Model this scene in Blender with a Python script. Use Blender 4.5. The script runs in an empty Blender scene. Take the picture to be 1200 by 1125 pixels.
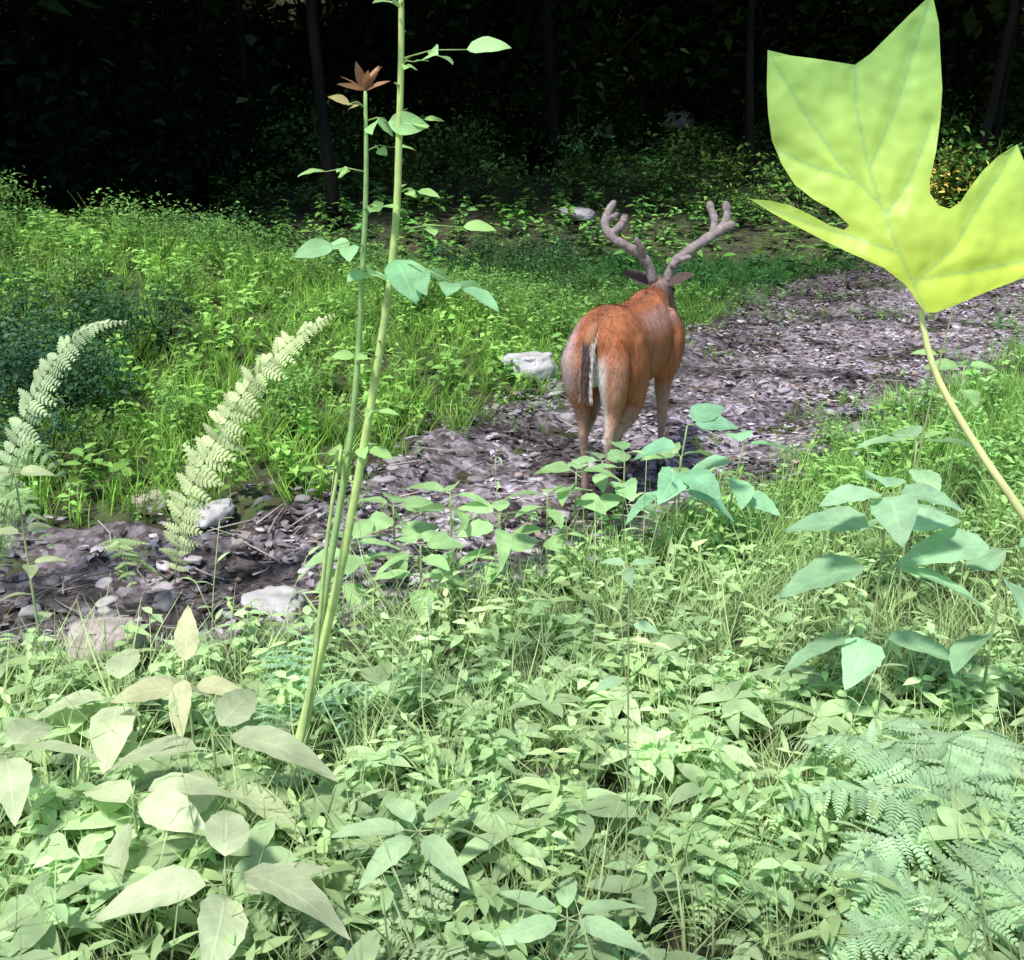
import bpy, math, numpy as np
from mathutils import Vector, noise
from mathutils.geometry import delaunay_2d_cdt
rng = np.random.default_rng(11)
scene = bpy.context.scene
COL = scene.collection

# ---------------------------------------------------------------- terrain
TR = np.array([(-9,3.3,.95),(-4,3.7,.9),(-2.3,3.98,.80),(-1.2,4.26,.66),(-.45,4.8,.74),(.42,5.9,.92),(1.5,7.25,1.08),
               (2.95,9.5,1.35),(4.7,12.3,1.45),(7.8,14.4,1.3),(13,15.8,1.2)], float)
def trail_d(x, y):
    x = np.asarray(x, float); y = np.asarray(y, float)
    best = np.full(x.shape, 1e9)
    for a, b in zip(TR[:-1], TR[1:]):
        d = b[:2]-a[:2]; L2 = d@d
        t = np.clip(((x-a[0])*d[0]+(y-a[1])*d[1])/L2, 0, 1)
        w = a[2]+(b[2]-a[2])*t
        dd = np.hypot(x-(a[0]+d[0]*t), y-(a[1]+d[1]*t))/w
        best = np.minimum(best, dd)
    return best
def wob(x, y, s=1.0, k=0.0):
    return (np.sin(x*1.7*s+k)*np.cos(y*2.1*s-k*1.3)+.6*np.sin(x*3.9*s+y*2.7*s+k*2)+.4*np.cos(x*7.3*s-y*6.1*s+k))/2
def pn(x,y,s,k=0.0):
    return np.array([noise.fractal(Vector((a*s,b*s,k)),1.0,2.0,3) for a,b in zip(np.ravel(x),np.ravel(y))])
def height(x, y):
    x = np.asarray(x, float); y = np.asarray(y, float)
    h = .85*np.exp(-(((x+4.6)/2.6)**2+((y-9.3)/2.7)**2))
    h = h + .18*np.exp(-(((x+1.5)/1.8)**2+((y-9.0)/2.0)**2))
    h = h + np.maximum(y-14, 0)*.10 + np.maximum(y-38, 0)*.55
    h = h + .05*wob(x, y, .45, 1.0)+.018*wob(x, y, 1.7, 2.0)
    h = h - .08*np.exp(-(trail_d(x, y)/.95)**4)
    h = h + .08*np.exp(-(((x-4.4)/1.5)**2+((y-7.3)/2.0)**2))
    return h

# ---------------------------------------------------------------- helpers
class Buf:
    def __init__(s): s.V=[];s.F=[];s.C=[];s.U=[];s.M=[];s.n=0
    def add(s, v, f, c, uv=None, m=0):
        v=np.asarray(v,float); f=np.asarray(f,int)
        s.V.append(v); s.F.append(f+s.n); s.n+=len(v)
        c=np.asarray(c,float)
        s.C.append(np.broadcast_to(c,(len(v),3)).copy())
        s.U.append(np.zeros((len(v),3)) if uv is None else uv)
        s.M.append(np.full(len(f),m,int))
    def arr(s):
        return np.vstack(s.V),np.vstack(s.F),np.vstack(s.C),np.vstack(s.U),np.concatenate(s.M)
def make_mesh(name, V, F, C, U, M, mats, smooth=True):
    me=bpy.data.meshes.new(name)
    me.vertices.add(len(V)); me.vertices.foreach_set('co',V.astype(np.float32).ravel())
    me.loops.add(len(F)*3); me.loops.foreach_set('vertex_index',F.astype(np.int32).ravel())
    me.polygons.add(len(F))
    me.polygons.foreach_set('loop_start',np.arange(0,len(F)*3,3,dtype=np.int32))
    me.polygons.foreach_set('loop_total',np.full(len(F),3,dtype=np.int32))
    me.polygons.foreach_set('material_index',M.astype(np.int32))
    me.polygons.foreach_set('use_smooth',np.full(len(F),smooth))
    a=me.attributes.new('Col','FLOAT_COLOR','POINT')
    a.data.foreach_set('color',np.hstack([C,np.ones((len(C),1))]).astype(np.float32).ravel())
    b=me.attributes.new('luv','FLOAT_VECTOR','POINT')
    b.data.foreach_set('vector',U.astype(np.float32).ravel())
    me.update(calc_edges=True)
    for m in mats: me.materials.append(m)
    return me
def obj(name, me, parent=None):
    o=bpy.data.objects.new(name,me); COL.objects.link(o)
    if parent: o.parent=parent
    return o
def buf_obj(name, buf, mats, parent=None, smooth=True):
    return obj(name, make_mesh(name,*buf.arr(),mats,smooth), parent)
def nrm(v): v=np.asarray(v,float); return v/max(np.linalg.norm(v),1e-9)

def leaf_geo(L,W,bend=.15,fold=.25,nst=5,serr=0,vein=1.0,base=.8,wave=0.0):
    u=np.linspace(0,1,nst)
    w=np.sin(np.pi*u**base)**.85*W/2; w[0]=W*.02; w[-1]=0.0005
    if serr: w=w*(1+serr*((np.arange(nst)%2)*2-1)); w=np.abs(w)
    z=-bend*L*u**2
    k=np.arange(nst)
    c=np.stack([u*L,0*u,z],1)
    wl=wave*W*np.sin(k*2.1); wr=wave*W*np.cos(k*1.7)
    l=np.stack([u*L-.0*w,w,z+fold*w+wl],1); r=np.stack([u*L,-w,z+fold*w+wr],1)
    V=np.vstack([c,l,r]); F=[]
    for i in range(nst-1):
        F+= [(i,i+1,nst+i+1),(i,nst+i+1,nst+i),(i+1,i,2*nst+i),(i+1,2*nst+i,2*nst+i+1)]
    U=np.zeros((3*nst,3)); U[:,0]=np.tile(u,3); U[nst:,1]=1; U[:,2]=vein
    return V,np.array(F),U
def basis(d,up=(0,0,1),roll=0):
    X=nrm(d); up=np.asarray(up,float)
    if abs(X@nrm(up))>.98: up=np.array([.3,.9,.1])
    Y=nrm(np.cross(up,X)); Z=np.cross(X,Y)
    if roll:
        c,s=math.cos(roll),math.sin(roll); Y,Z=Y*c+Z*s,Z*c-Y*s
    return X,Y,Z
def orient(V,pos,d,up=(0,0,1),roll=0):
    X,Y,Z=basis(d,up,roll)
    return V[:,:1]*X+V[:,1:2]*Y+V[:,2:3]*Z+np.asarray(pos,float)
def tube_geo(P,R,n=8,side=None,cap=True):
    P=np.asarray(P,float); R=np.asarray(R,float)
    if R.ndim==1: R=np.stack([R,R],1)
    m=len(P); T=np.gradient(P,axis=0)
    V=[];S0=np.array(side if side is not None else (1,0,0.13),float)
    for i in range(m):
        t=nrm(T[i]); s=nrm(S0-t*(S0@t)); uu=np.cross(t,s)
        if side is None: S0=s
        a=np.linspace(0,2*np.pi,n,endpoint=False)
        V.append(P[i]+np.outer(np.cos(a),s)*R[i,0]+np.outer(np.sin(a),uu)*R[i,1])
    V=np.vstack(V);F=[]
    for i in range(m-1):
        for j in range(n):
            a=i*n+j;b=i*n+(j+1)%n;c=a+n;d=b+n
            F+=[(a,b,d),(a,d,c)]
    if cap:
        V=np.vstack([V,P[0],P[-1]]);k=len(V)
        for j in range(n):
            F.append((k-2,(j+1)%n,j)); F.append((k-1,(m-1)*n+j,(m-1)*n+(j+1)%n))
    return V,np.array(F)
def spline(P,n):
    P=[np.asarray(p,float) for p in P]; P=np.array(P)
    Q=np.vstack([2*P[0]-P[1],P,2*P[-1]-P[-2]]); out=[]
    m=len(P)-1
    for k in np.linspace(0,m,n):
        i=min(int(k),m-1);t=k-i
        a,b,c,d=Q[i],Q[i+1],Q[i+2],Q[i+3]
        out.append(.5*((2*b)+(c-a)*t+(2*a-5*b+4*c-d)*t*t+(3*b-a-3*c+d)*t**3))
    return np.array(out)
def scatter(dst,templates,x,y,s,tint,tilt=.15,zoff=0.0,z=None):
    n=len(x); idx=rng.integers(0,len(templates),n)
    zz=(height(x,y) if z is None else z)+zoff
    yaw=rng.uniform(0,2*np.pi,n); tx=rng.normal(0,tilt,n); ty=rng.normal(0,tilt,n)
    for k,T in enumerate(templates):
        I=np.where(idx==k)[0]
        if not len(I): continue
        V,F,C,U,M=T
        c,si=np.cos(yaw[I])[:,None],np.sin(yaw[I])[:,None]
        vx=V[:,0]*c-V[:,1]*si; vy=V[:,0]*si+V[:,1]*c; vz=np.broadcast_to(V[:,2],vx.shape)
        S=s[I][:,None]
        vx2=(vx+vz*tx[I][:,None])*S+x[I][:,None]; vy2=(vy+vz*ty[I][:,None])*S+y[I][:,None]
        vz2=vz*S+zz[I][:,None]
        W=np.stack([vx2,vy2,vz2],2).reshape(-1,3)
        CC=(C[None]*tint[I][:,None,:]).reshape(-1,3)
        FF=(F[None]+(np.arange(len(I))*len(V))[:,None,None]).reshape(-1,3)
        dst.V.append(W);dst.F.append(FF+dst.n);dst.n+=len(W)
        dst.C.append(CC);dst.U.append(np.tile(U,(len(I),1)));dst.M.append(np.tile(M,len(I)))

# ---------------------------------------------------------------- materials
def nodes(name):
    m=bpy.data.materials.new(name); m.use_nodes=True
    nt=m.node_tree; nt.nodes.clear()
    return m,nt,nt.nodes,nt.links
def mnode(N,Lk,op,a,b=None,c=None):
    n=N.new('ShaderNodeMath'); n.operation=op
    for i,v in enumerate((a,b,c)):
        if v is None: continue
        if isinstance(v,(int,float)): n.inputs[i].default_value=v
        else: Lk.new(v,n.inputs[i])
    return n.outputs[0]
def leaf_material(name,trans=.3,rough=.5,veinamt=.35,simple=False):
    m,nt,N,K=nodes(name)
    out=N.new('ShaderNodeOutputMaterial'); at=N.new('ShaderNodeAttribute'); at.attribute_name='Col'
    no=N.new('ShaderNodeTexNoise'); no.inputs['Scale'].default_value=14; no.inputs['Detail'].default_value=2
    geo=N.new('ShaderNodeNewGeometry'); K.new(geo.outputs['Position'],no.inputs['Vector'])
    nf=mnode(N,K,'MULTIPLY_ADD',no.outputs['Fac'],.9,.55)
    mul=N.new('ShaderNodeVectorMath'); mul.operation='SCALE'; K.new(at.outputs['Color'],mul.inputs[0])
    if simple:
        K.new(nf,mul.inputs['Scale'])
        d=N.new('ShaderNodeBsdfDiffuse');K.new(mul.outputs[0],d.inputs['Color'])
        if trans>0:
            t=N.new('ShaderNodeBsdfTranslucent'); K.new(mul.outputs[0],t.inputs['Color'])
            mx=N.new('ShaderNodeMixShader'); mx.inputs[0].default_value=trans
            K.new(d.outputs[0],mx.inputs[1]);K.new(t.outputs[0],mx.inputs[2]);K.new(mx.outputs[0],out.inputs[0])
        else: K.new(d.outputs[0],out.inputs[0])
        return m
    uv=N.new('ShaderNodeAttribute'); uv.attribute_name='luv'
    sp=N.new('ShaderNodeSeparateXYZ'); K.new(uv.outputs['Vector'],sp.inputs[0])
    mid=mnode(N,K,'SUBTRACT',1.0,mnode(N,K,'MULTIPLY',sp.outputs[1],10.0)); mid=mnode(N,K,'MAXIMUM',mid,0.0)
    ph=mnode(N,K,'MULTIPLY',mnode(N,K,'SUBTRACT',sp.outputs[0],mnode(N,K,'MULTIPLY',sp.outputs[1],.22)),46.0)
    sd=mnode(N,K,'POWER',mnode(N,K,'ABSOLUTE',mnode(N,K,'COSINE',mnode(N,K,'MULTIPLY',ph,.5))),14.0)
    v=mnode(N,K,'MULTIPLY',mnode(N,K,'MAXIMUM',mid,mnode(N,K,'MULTIPLY',sd,.4)),sp.outputs[2])
    f=mnode(N,K,'MULTIPLY',nf,mnode(N,K,'MULTIPLY_ADD',v,veinamt,1.0))
    K.new(f,mul.inputs['Scale'])
    p=N.new('ShaderNodeBsdfPrincipled'); K.new(mul.outputs[0],p.inputs['Base Color'])
    p.inputs['Roughness'].default_value=rough; p.inputs['Specular IOR Level'].default_value=.3
    t=N.new('ShaderNodeBsdfTranslucent'); K.new(mul.outputs[0],t.inputs['Color'])
    mx=N.new('ShaderNodeMixShader'); mx.inputs[0].default_value=trans
    bp=N.new('ShaderNodeBump'); bp.inputs['Strength'].default_value=.25; bp.inputs['Distance'].default_value=.003
    K.new(v,bp.inputs['Height']); K.new(bp.outputs[0],p.inputs['Normal'])
    K.new(p.outputs[0],mx.inputs[1]);K.new(t.outputs[0],mx.inputs[2]);K.new(mx.outputs[0],out.inputs[0])
    return m
def ramp_material(name,stops,scale=5,detail=8,rough=.9,bump=.5,bdist=.03,vor=None,stretch=None,attr=False,spec=.25):
    m,nt,N,K=nodes(name)
    out=N.new('ShaderNodeOutputMaterial');geo=N.new('ShaderNodeNewGeometry')
    no=N.new('ShaderNodeTexNoise');no.inputs['Scale'].default_value=scale;no.inputs['Detail'].default_value=detail
    no.inputs['Roughness'].default_value=.65
    src=geo.outputs['Position']
    if stretch:
        mp=N.new('ShaderNodeMapping');mp.inputs['Scale'].default_value=stretch;K.new(src,mp.inputs[0]);src=mp.outputs[0]
    K.new(src,no.inputs['Vector']); fac=no.outputs['Fac']
    if vor:
        vo=N.new('ShaderNodeTexVoronoi');vo.inputs['Scale'].default_value=vor;K.new(src,vo.inputs['Vector'])
        sx=N.new('ShaderNodeSeparateColor');K.new(vo.outputs['Color'],sx.inputs[0])
        fac=mnode(N,K,'ADD',mnode(N,K,'MULTIPLY',fac,.7),mnode(N,K,'MULTIPLY',sx.outputs[0],.3))
    r=N.new('ShaderNodeValToRGB');K.new(fac,r.inputs[0])
    el=r.color_ramp.elements
    while len(el)<len(stops): el.new(.5)
    for e,(p_,c) in zip(el,stops): e.position=p_;e.color=(*c,1)
    p=N.new('ShaderNodeBsdfPrincipled');p.inputs['Roughness'].default_value=rough;p.inputs['Specular IOR Level'].default_value=spec
    col=r.outputs[0]
    if attr:
        at=N.new('ShaderNodeAttribute');at.attribute_name='Col'
        mm=N.new('ShaderNodeMix');mm.data_type='RGBA';mm.blend_type='MULTIPLY';mm.inputs[0].default_value=1
        K.new(at.outputs['Color'],mm.inputs[6]);K.new(col,mm.inputs[7]);col=mm.outputs[2]
    K.new(col,p.inputs['Base Color'])
    b=N.new('ShaderNodeBump');b.inputs['Strength'].default_value=bump;b.inputs['Distance'].default_value=bdist
    K.new(fac,b.inputs['Height']);K.new(b.outputs[0],p.inputs['Normal']);K.new(p.outputs[0],out.inputs[0])
    return m
M_leaf=leaf_material('leaf_green',.36,.5,.22)
M_fine=leaf_material('undergrowth_green',.40,simple=True)
M_dark=leaf_material('shade_foliage',0,simple=True)
M_hero=leaf_material('tulip_leaf',.35,.42,.2)
M_litter=leaf_material('dry_leaf',0,simple=True)
M_soil=ramp_material('forest_soil',[(.3,(.03,.027,.018)),(.5,(.07,.07,.04)),(.62,(.08,.12,.04)),(.8,(.14,.14,.08))],3.5,8,vor=18)
M_trail=ramp_material('trail_dirt',[(.32,(.06,.05,.048)),(.45,(.21,.175,.17)),(.56,(.38,.335,.345)),(.72,(.64,.60,.64))],9,14,bump=1,bdist=.05,vor=30,attr=True,rough=.5,spec=.5)
M_rock=ramp_material('rock',[(.3,(.30,.28,.29)),(.5,(.52,.50,.51)),(.75,(.70,.68,.69))],7,10,bump=.6,bdist=.02)
M_rockp=ramp_material('rock_pink',[(.3,(.25,.2,.18)),(.5,(.48,.41,.38)),(.75,(.62,.54,.52))],7,10,bump=.6,bdist=.02)
M_bark=ramp_material('bark',[(.3,(.004,.004,.003)),(.55,(.010,.008,.007)),(.8,(.026,.022,.018))],9,8,stretch=(1,1,.15),bump=1,bdist=.03)
M_stem=ramp_material('stem',[(.3,(.75,.75,.75)),(.7,(1.15,1.15,1.15))],25,4,rough=.55,bump=.2,bdist=.003,attr=True)
M_fur=ramp_material('fur',[(.3,(.72,.72,.72)),(.5,(1,1,1)),(.75,(1.25,1.25,1.25))],38,10,rough=.75,bump=.45,bdist=.006,stretch=(1,1,.3),attr=True)
M_velvet=ramp_material('velvet',[(.3,(.17,.13,.125)),(.55,(.32,.265,.265)),(.8,(.52,.45,.46))],40,8,rough=.9,bump=.6,bdist=.005)
M_black=ramp_material('hoof_dark',[(.3,(.012,.010,.009)),(.7,(.03,.025,.02))],30,3,rough=.4)

# ---------------------------------------------------------------- ground
xs=np.concatenate([-np.geomspace(7,75,34)[::-1],np.linspace(-6.9,6.9,150),np.geomspace(7,75,34)])
ys=np.concatenate([-np.geomspace(.5,30,14)[::-1],np.linspace(0,16,190),np.geomspace(16.2,110,60)])
X,Y=np.meshgrid(xs,ys); Z=height(X,Y)
nx,ny=len(xs),len(ys)
i,j=np.meshgrid(np.arange(nx-1),np.arange(ny-1)); a=(j*nx+i).ravel()
F=np.vstack([np.stack([a,a+1,a+nx+1],1),np.stack([a,a+nx+1,a+nx],1)])
V=np.stack([X.ravel(),Y.ravel(),Z.ravel()],1)
obj('ground',make_mesh('ground',V,F,np.ones((len(V),3)),np.zeros((len(V),3)),np.zeros(len(F),int),[M_soil]))
def damp(x,y):
    d=trail_d(x,y);cy=np.interp(x,TR[:,0],TR[:,1])
    far=np.clip((y-cy)/.5,0,1)
    t=.5*far*np.clip(d*1.3,0,1)+np.clip(pn(x,y,1.3,3)*2.4-.05,0,1)+.2*np.clip((-x-.3)/1.5,0,1)+.3*np.clip((y-9.5)/3,0,1)
    return np.clip(t,0,1)
cl=spline(TR,420); nu=61; rows=[]
T=np.gradient(cl[:,:2],axis=0); T/=np.linalg.norm(T,axis=1)[:,None]; Nn=np.stack([-T[:,1],T[:,0]],1)
for k in range(nu):
    s=-1+2*k/(nu-1)
    wv=cl[:,2]*1.12*(1+.16*wob(cl[:,0]*1.3,cl[:,1]*1.3,1.4,4+np.sign(s)))
    px=cl[:,0]+Nn[:,0]*wv*s; py=cl[:,1]+Nn[:,1]*wv*s
    rut=-.04*(math.exp(-((s-.45)/.16)**2)+math.exp(-((s+.4)/.18)**2))
    pz=height(px,py)+.05+rut+.045*pn(px,py,2.5,1.)+.025*pn(px,py,11,7.)-.12*max(0,abs(s)-.82)/.18
    rows.append(np.stack([px,py,pz],1))
V=np.stack(rows,1).reshape(-1,3); i,j=np.meshgrid(np.arange(nu-1),np.arange(len(cl)-1)); a=(j*nu+i).ravel()
F=np.vstack([np.stack([a,a+nu+1,a+1],1),np.stack([a,a+nu,a+nu+1],1)])
dm=damp(V[:,0],V[:,1])[:,None]
Cs=np.array([1.,.98,1.06])*(1-dm)+np.array([.28,.26,.27])*dm
obj('dirt_trail',make_mesh('dirt_trail',V,F,Cs,np.zeros((len(V),3)),np.zeros(len(F),int),[M_trail]))

# ---------------------------------------------------------------- plant templates
def t_tuft(nb=13,w=.035,spread=.45):
    b=Buf()
    for _ in range(nb):
        az=rng.uniform(0,6.28);L=rng.uniform(.6,1.1);lean=rng.uniform(.15,spread+.35);n=4
        u=np.linspace(0,1,n);r=lean*L*u**1.6;h=L*(u-.35*lean*u**2.2)
        d=np.array([math.cos(az),math.sin(az)]);q=np.array([-d[1],d[0]])
        ww=w*(1-u**2)*.5+.001
        o=rng.normal(0,.10,2)
        l=np.stack([o[0]+d[0]*r+q[0]*ww,o[1]+d[1]*r+q[1]*ww,h],1);rr=np.stack([o[0]+d[0]*r-q[0]*ww,o[1]+d[1]*r-q[1]*ww,h],1)
        V=np.vstack([l,rr]);F=[]
        for i in range(n-1):F+=[(i,i+1,n+i+1),(i,n+i+1,n+i)]
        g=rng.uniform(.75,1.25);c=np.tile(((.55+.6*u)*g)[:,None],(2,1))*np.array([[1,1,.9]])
        b.add(V,F,c)
    return b.arr()
def stem_into(b,P,r0,r1,c,n=5,m=0):
    V,F=tube_geo(P,np.linspace(r0,r1,len(P)),n); b.add(V,F,c,m=m)
def t_weed(nodes_=5,ll=.38,ratio=.5):
    b=Buf(); lean=rng.normal(0,.1,2)
    P=[(lean[0]*t*t,lean[1]*t*t,t*.9) for t in np.linspace(0,1,4)]
    stem_into(b,P,.012,.006,(.8,.8,.6),3)
    az=rng.uniform(0,6.28)
    for k in range(nodes_):
        t=.25+.72*k/(nodes_-1); az+=math.pi/2+rng.normal(0,.2); sz=ll*(1.1-.55*abs(t-.5)*1.5)
        for s in (0,math.pi):
            el=rng.uniform(-.15,.45)
            V,F,U=leaf_geo(sz*rng.uniform(.8,1.15),sz*ratio,rng.uniform(.1,.4),.3,4)
            d=(math.cos(az+s)*math.cos(el),math.sin(az+s)*math.cos(el),math.sin(el))
            g=rng.uniform(.75,1.2)*(.65+.45*t)
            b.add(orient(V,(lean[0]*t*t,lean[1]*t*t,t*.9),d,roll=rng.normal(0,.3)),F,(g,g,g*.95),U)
    return b.arr()
def t_whorl(nl=5,ll=.55,ratio=.42,h=.55):
    b=Buf(); stem_into(b,[(0,0,0),(.02,0,h*.5),(0,.02,h)],.012,.008,(.8,.8,.6),3)
    a0=rng.uniform(0,6.28)
    for k in range(nl):
        a=a0+k*6.283/nl+rng.normal(0,.18);el=rng.uniform(.0,.4)
        V,F,U=leaf_geo(ll*rng.uniform(.8,1.15),ll*ratio,rng.uniform(.15,.4),.25,6)
        g=rng.uniform(.85,1.15)
        b.add(orient(V,(0,.02,h),(math.cos(a)*math.cos(el),math.sin(a)*math.cos(el),math.sin(el)),roll=rng.normal(0,.2)),F,(g,g,g*.95),U)
    return b.arr()
def pinna_geo(L,W,np_=8,droop=.3):
    u=(np.arange(np_)+.4)/np_;w=W*.5*(np.sin(np.pi*np.clip(u,0,1)**.55)**.7+.12)
    V=[];F=[]
    zc=lambda t:-droop*L*t*t
    for k in range(np_):
        for s in(-1,1):
            x0=u[k]*L;sp=L/np_*.5
            n=len(V);j=rng.normal(0,.12)
            V+=[(x0-sp,0,zc(u[k])),(x0+sp,0,zc(u[k])),(x0+sp*1.5,s*w[k],zc(u[k])-.15*w[k]*(1+j)),(x0+sp*.1,s*w[k]*.85,zc(u[k])-.1*w[k])]
            F+=[(n,n+1,n+2),(n,n+2,n+3)]
    n=len(V);V+=[(L*.93,L*.02,zc(.93)),(L*.93,-L*.02,zc(.93)),(L*1.04,0,zc(1.04))];F.append((n,n+1,n+2))
    return np.array(V),np.array(F)
def frond_into(b,P,width,c,npin=16,m=0,droop=.25,up=(0,0,1),sub=7,ratio=.27,irr=.10):
    Q=spline(P,npin+3);T=np.gradient(Q,axis=0)
    stem_into(b,Q[::2],.0035,.0012,np.array(c)*.85,3,m)
    for i in range(2,npin+2):
        t=i/(npin+2);w=width*math.sin(math.pi*(t**.7))**.8*(1-.25*t)+.004
        tt=nrm(T[i]);side=nrm(np.cross(tt,up))
        for s in(-1,1):
            d=nrm(side*s+tt*rng.uniform(.1,.5)+np.array([0,0,-droop*.6])+rng.normal(0,irr,3))
            V,F=pinna_geo(w*rng.uniform(.75,1.2),w*ratio+.004,sub,droop*.6)
            g=rng.uniform(.8,1.15)
            b.add(orient(V,Q[i],d,up=np.cross(side,tt)+np.array([0,-.2,.2]),roll=rng.normal(0,.3)),F,np.array(c)*g,None,m)
def t_fern(nf=6,L=.9):
    b=Buf();a0=rng.uniform(0,6.28)
    for k in range(nf):
        a=a0+k*6.283/nf+rng.normal(0,.25);d=np.array([math.cos(a),math.sin(a),0])
        l=L*rng.uniform(.8,1.1);hh=rng.uniform(.35,.6)
        P=[(0,0,0),d*l*.25+(0,0,hh*.7),d*l*.65+(0,0,hh),d*l+(0,0,hh*.7)]
        frond_into(b,P,.2,(rng.uniform(.85,1.1),)*3,13,sub=5)
    return b.arr()
def t_bush(n=420,lf=.07,r=.5):
    b=Buf()
    cl_=rng.normal(0,.28,(22,3))*np.array([1,1,.6])+np.array([0,0,.55])
    for _ in range(5):
        e=rng.normal(0,.35,3);e[2]=rng.uniform(.6,1.0)
        stem_into(b,[(0,0,0),e*.5+rng.normal(0,.04,3),e],.014,.004,(.35,.3,.22),3)
    for _ in range(n):
        p=cl_[rng.integers(len(cl_))]+rng.normal(0,.12,3)
        p[2]=abs(p[2]);d=nrm(rng.normal(0,1,3)*np.array([1,1,.45]))
        l=lf*rng.uniform(.7,1.4);V,F,U=leaf_geo(l,l*.55,.25,.25,3)
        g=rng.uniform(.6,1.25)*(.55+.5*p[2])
        b.add(orient(V,p,d,roll=rng.normal(0,.5)),F,(g,g,g),U)
    return b.arr()
TUFTF=[t_tuft(14,.022,.5) for _ in range(6)]; TUFTW=[t_tuft(7,.06,.6) for _ in range(4)]
TUFTT=[t_tuft(7,.014,.35) for _ in range(4)]
WEED=[t_weed(rng.integers(4,7)) for _ in range(6)]
WEEDS=[t_weed(rng.integers(5,7),.28,.5) for _ in range(5)]
WEEDN=[t_weed(rng.integers(4,6),.42,.3) for _ in range(5)]
WHORL=[t_whorl(rng.integers(4,7)) for _ in range(6)]
FERN=[t_fern() for _ in range(3)]
BUSH=[t_bush() for _ in range(4)]
BUSHB=[t_bush(230,.085) for _ in range(4)]

def region(n,x0,x1,y0,y1,side=0,dmin=1.0):
    x=rng.uniform(x0,x1,n);y=rng.uniform(y0,y1,n)
    d=trail_d(x,y)+.22*wob(x,y,2.2,5)+rng.normal(0,.07,n)
    k=(d>dmin)&(np.abs(x)<.50*y+.9)
    cy=np.interp(x,TR[:,0],TR[:,1])
    if side>0:k&=(y>cy)
    if side<0:k&=(y<cy)
    return x[k],y[k]
def tints(n,base,var=.15,hue=.08):
    b=np.asarray(base)*rng.uniform(1-var,1+var,(n,1))
    return b*(1+rng.normal(0,hue,(n,3))*np.array([1.2,.4,1]))
fg=Buf()
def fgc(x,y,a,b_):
    haze=np.clip((5.2-y)/1.6,0,1)[:,None]  # tint pales towards the camera: haze and glare painted into leaf colour
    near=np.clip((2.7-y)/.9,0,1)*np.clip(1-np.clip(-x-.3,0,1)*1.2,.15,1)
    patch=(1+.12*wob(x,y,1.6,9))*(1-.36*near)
    return np.clip((np.array(a)*(1-haze)+np.array(b_)*haze)*rng.uniform(.75,1.18,(len(x),1))*patch[:,None],0,.9)
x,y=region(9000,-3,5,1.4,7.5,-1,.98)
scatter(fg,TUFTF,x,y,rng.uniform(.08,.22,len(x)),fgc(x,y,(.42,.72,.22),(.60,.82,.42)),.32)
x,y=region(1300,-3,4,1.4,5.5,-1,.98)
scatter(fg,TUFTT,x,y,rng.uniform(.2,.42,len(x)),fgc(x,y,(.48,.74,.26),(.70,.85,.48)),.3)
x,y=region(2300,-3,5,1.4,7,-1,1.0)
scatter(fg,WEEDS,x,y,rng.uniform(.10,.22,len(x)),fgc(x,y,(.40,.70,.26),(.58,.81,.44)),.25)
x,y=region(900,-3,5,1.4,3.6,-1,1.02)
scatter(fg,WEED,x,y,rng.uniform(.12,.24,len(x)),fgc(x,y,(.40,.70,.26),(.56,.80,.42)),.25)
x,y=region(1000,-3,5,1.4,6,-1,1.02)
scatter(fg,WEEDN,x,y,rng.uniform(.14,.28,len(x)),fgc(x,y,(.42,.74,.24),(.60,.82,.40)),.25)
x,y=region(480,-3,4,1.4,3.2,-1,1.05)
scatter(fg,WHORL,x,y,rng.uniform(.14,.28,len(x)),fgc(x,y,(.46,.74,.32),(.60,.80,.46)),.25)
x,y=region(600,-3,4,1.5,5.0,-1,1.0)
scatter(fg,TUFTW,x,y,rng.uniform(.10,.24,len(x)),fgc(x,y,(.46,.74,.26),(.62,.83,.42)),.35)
buf_obj('foreground_undergrowth',fg,[M_fine])
bk=Buf()
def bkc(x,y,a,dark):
    lit=np.clip(1.3-np.abs(x+2.0)/4.0,0,1)*np.clip((13-y)/3,0,1)  # sunlit middle and dim edges of the bank painted into plant colour
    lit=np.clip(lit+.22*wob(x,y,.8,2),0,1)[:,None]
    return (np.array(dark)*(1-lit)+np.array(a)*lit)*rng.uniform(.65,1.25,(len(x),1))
x,y=region(10500,-7.5,6,4.3,14,1,.98)
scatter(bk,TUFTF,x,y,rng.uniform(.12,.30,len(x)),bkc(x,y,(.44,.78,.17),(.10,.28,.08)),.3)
x,y=region(4000,-7.5,6,4.4,14,1,1.0)
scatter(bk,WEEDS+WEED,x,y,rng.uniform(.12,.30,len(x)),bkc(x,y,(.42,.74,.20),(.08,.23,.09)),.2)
x,y=region(320,-7.5,2,5.5,14,1,1.4);x,y=x[:130],y[:130]
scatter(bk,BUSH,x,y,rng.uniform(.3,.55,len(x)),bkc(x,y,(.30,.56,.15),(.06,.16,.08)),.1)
x=rng.uniform(-3.4,-2.3,26);y=rng.uniform(5.2,7.5,26)
scatter(bk,BUSH,x,y,rng.uniform(.35,.65,26),tints(26,(.09,.22,.11),.25),.1)  # left shrubs: shadow painted in as a darker, bluish leaf tint
buf_obj('bank_undergrowth',bk,[M_fine])
rg=Buf()
x,y=region(3000,1.5,8,5.5,14,-1,.98)
scatter(rg,TUFTF,x,y,rng.uniform(.12,.28,len(x)),tints(len(x),(.38,.68,.20),.3),.25)
x,y=region(700,1.5,8,5.5,13,-1,1.0)
scatter(rg,WEEDS,x,y,rng.uniform(.15,.30,len(x)),tints(len(x),(.34,.62,.20),.3),.2)
buf_obj('trailside_grass',rg,[M_fine])
sh=Buf()
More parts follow.
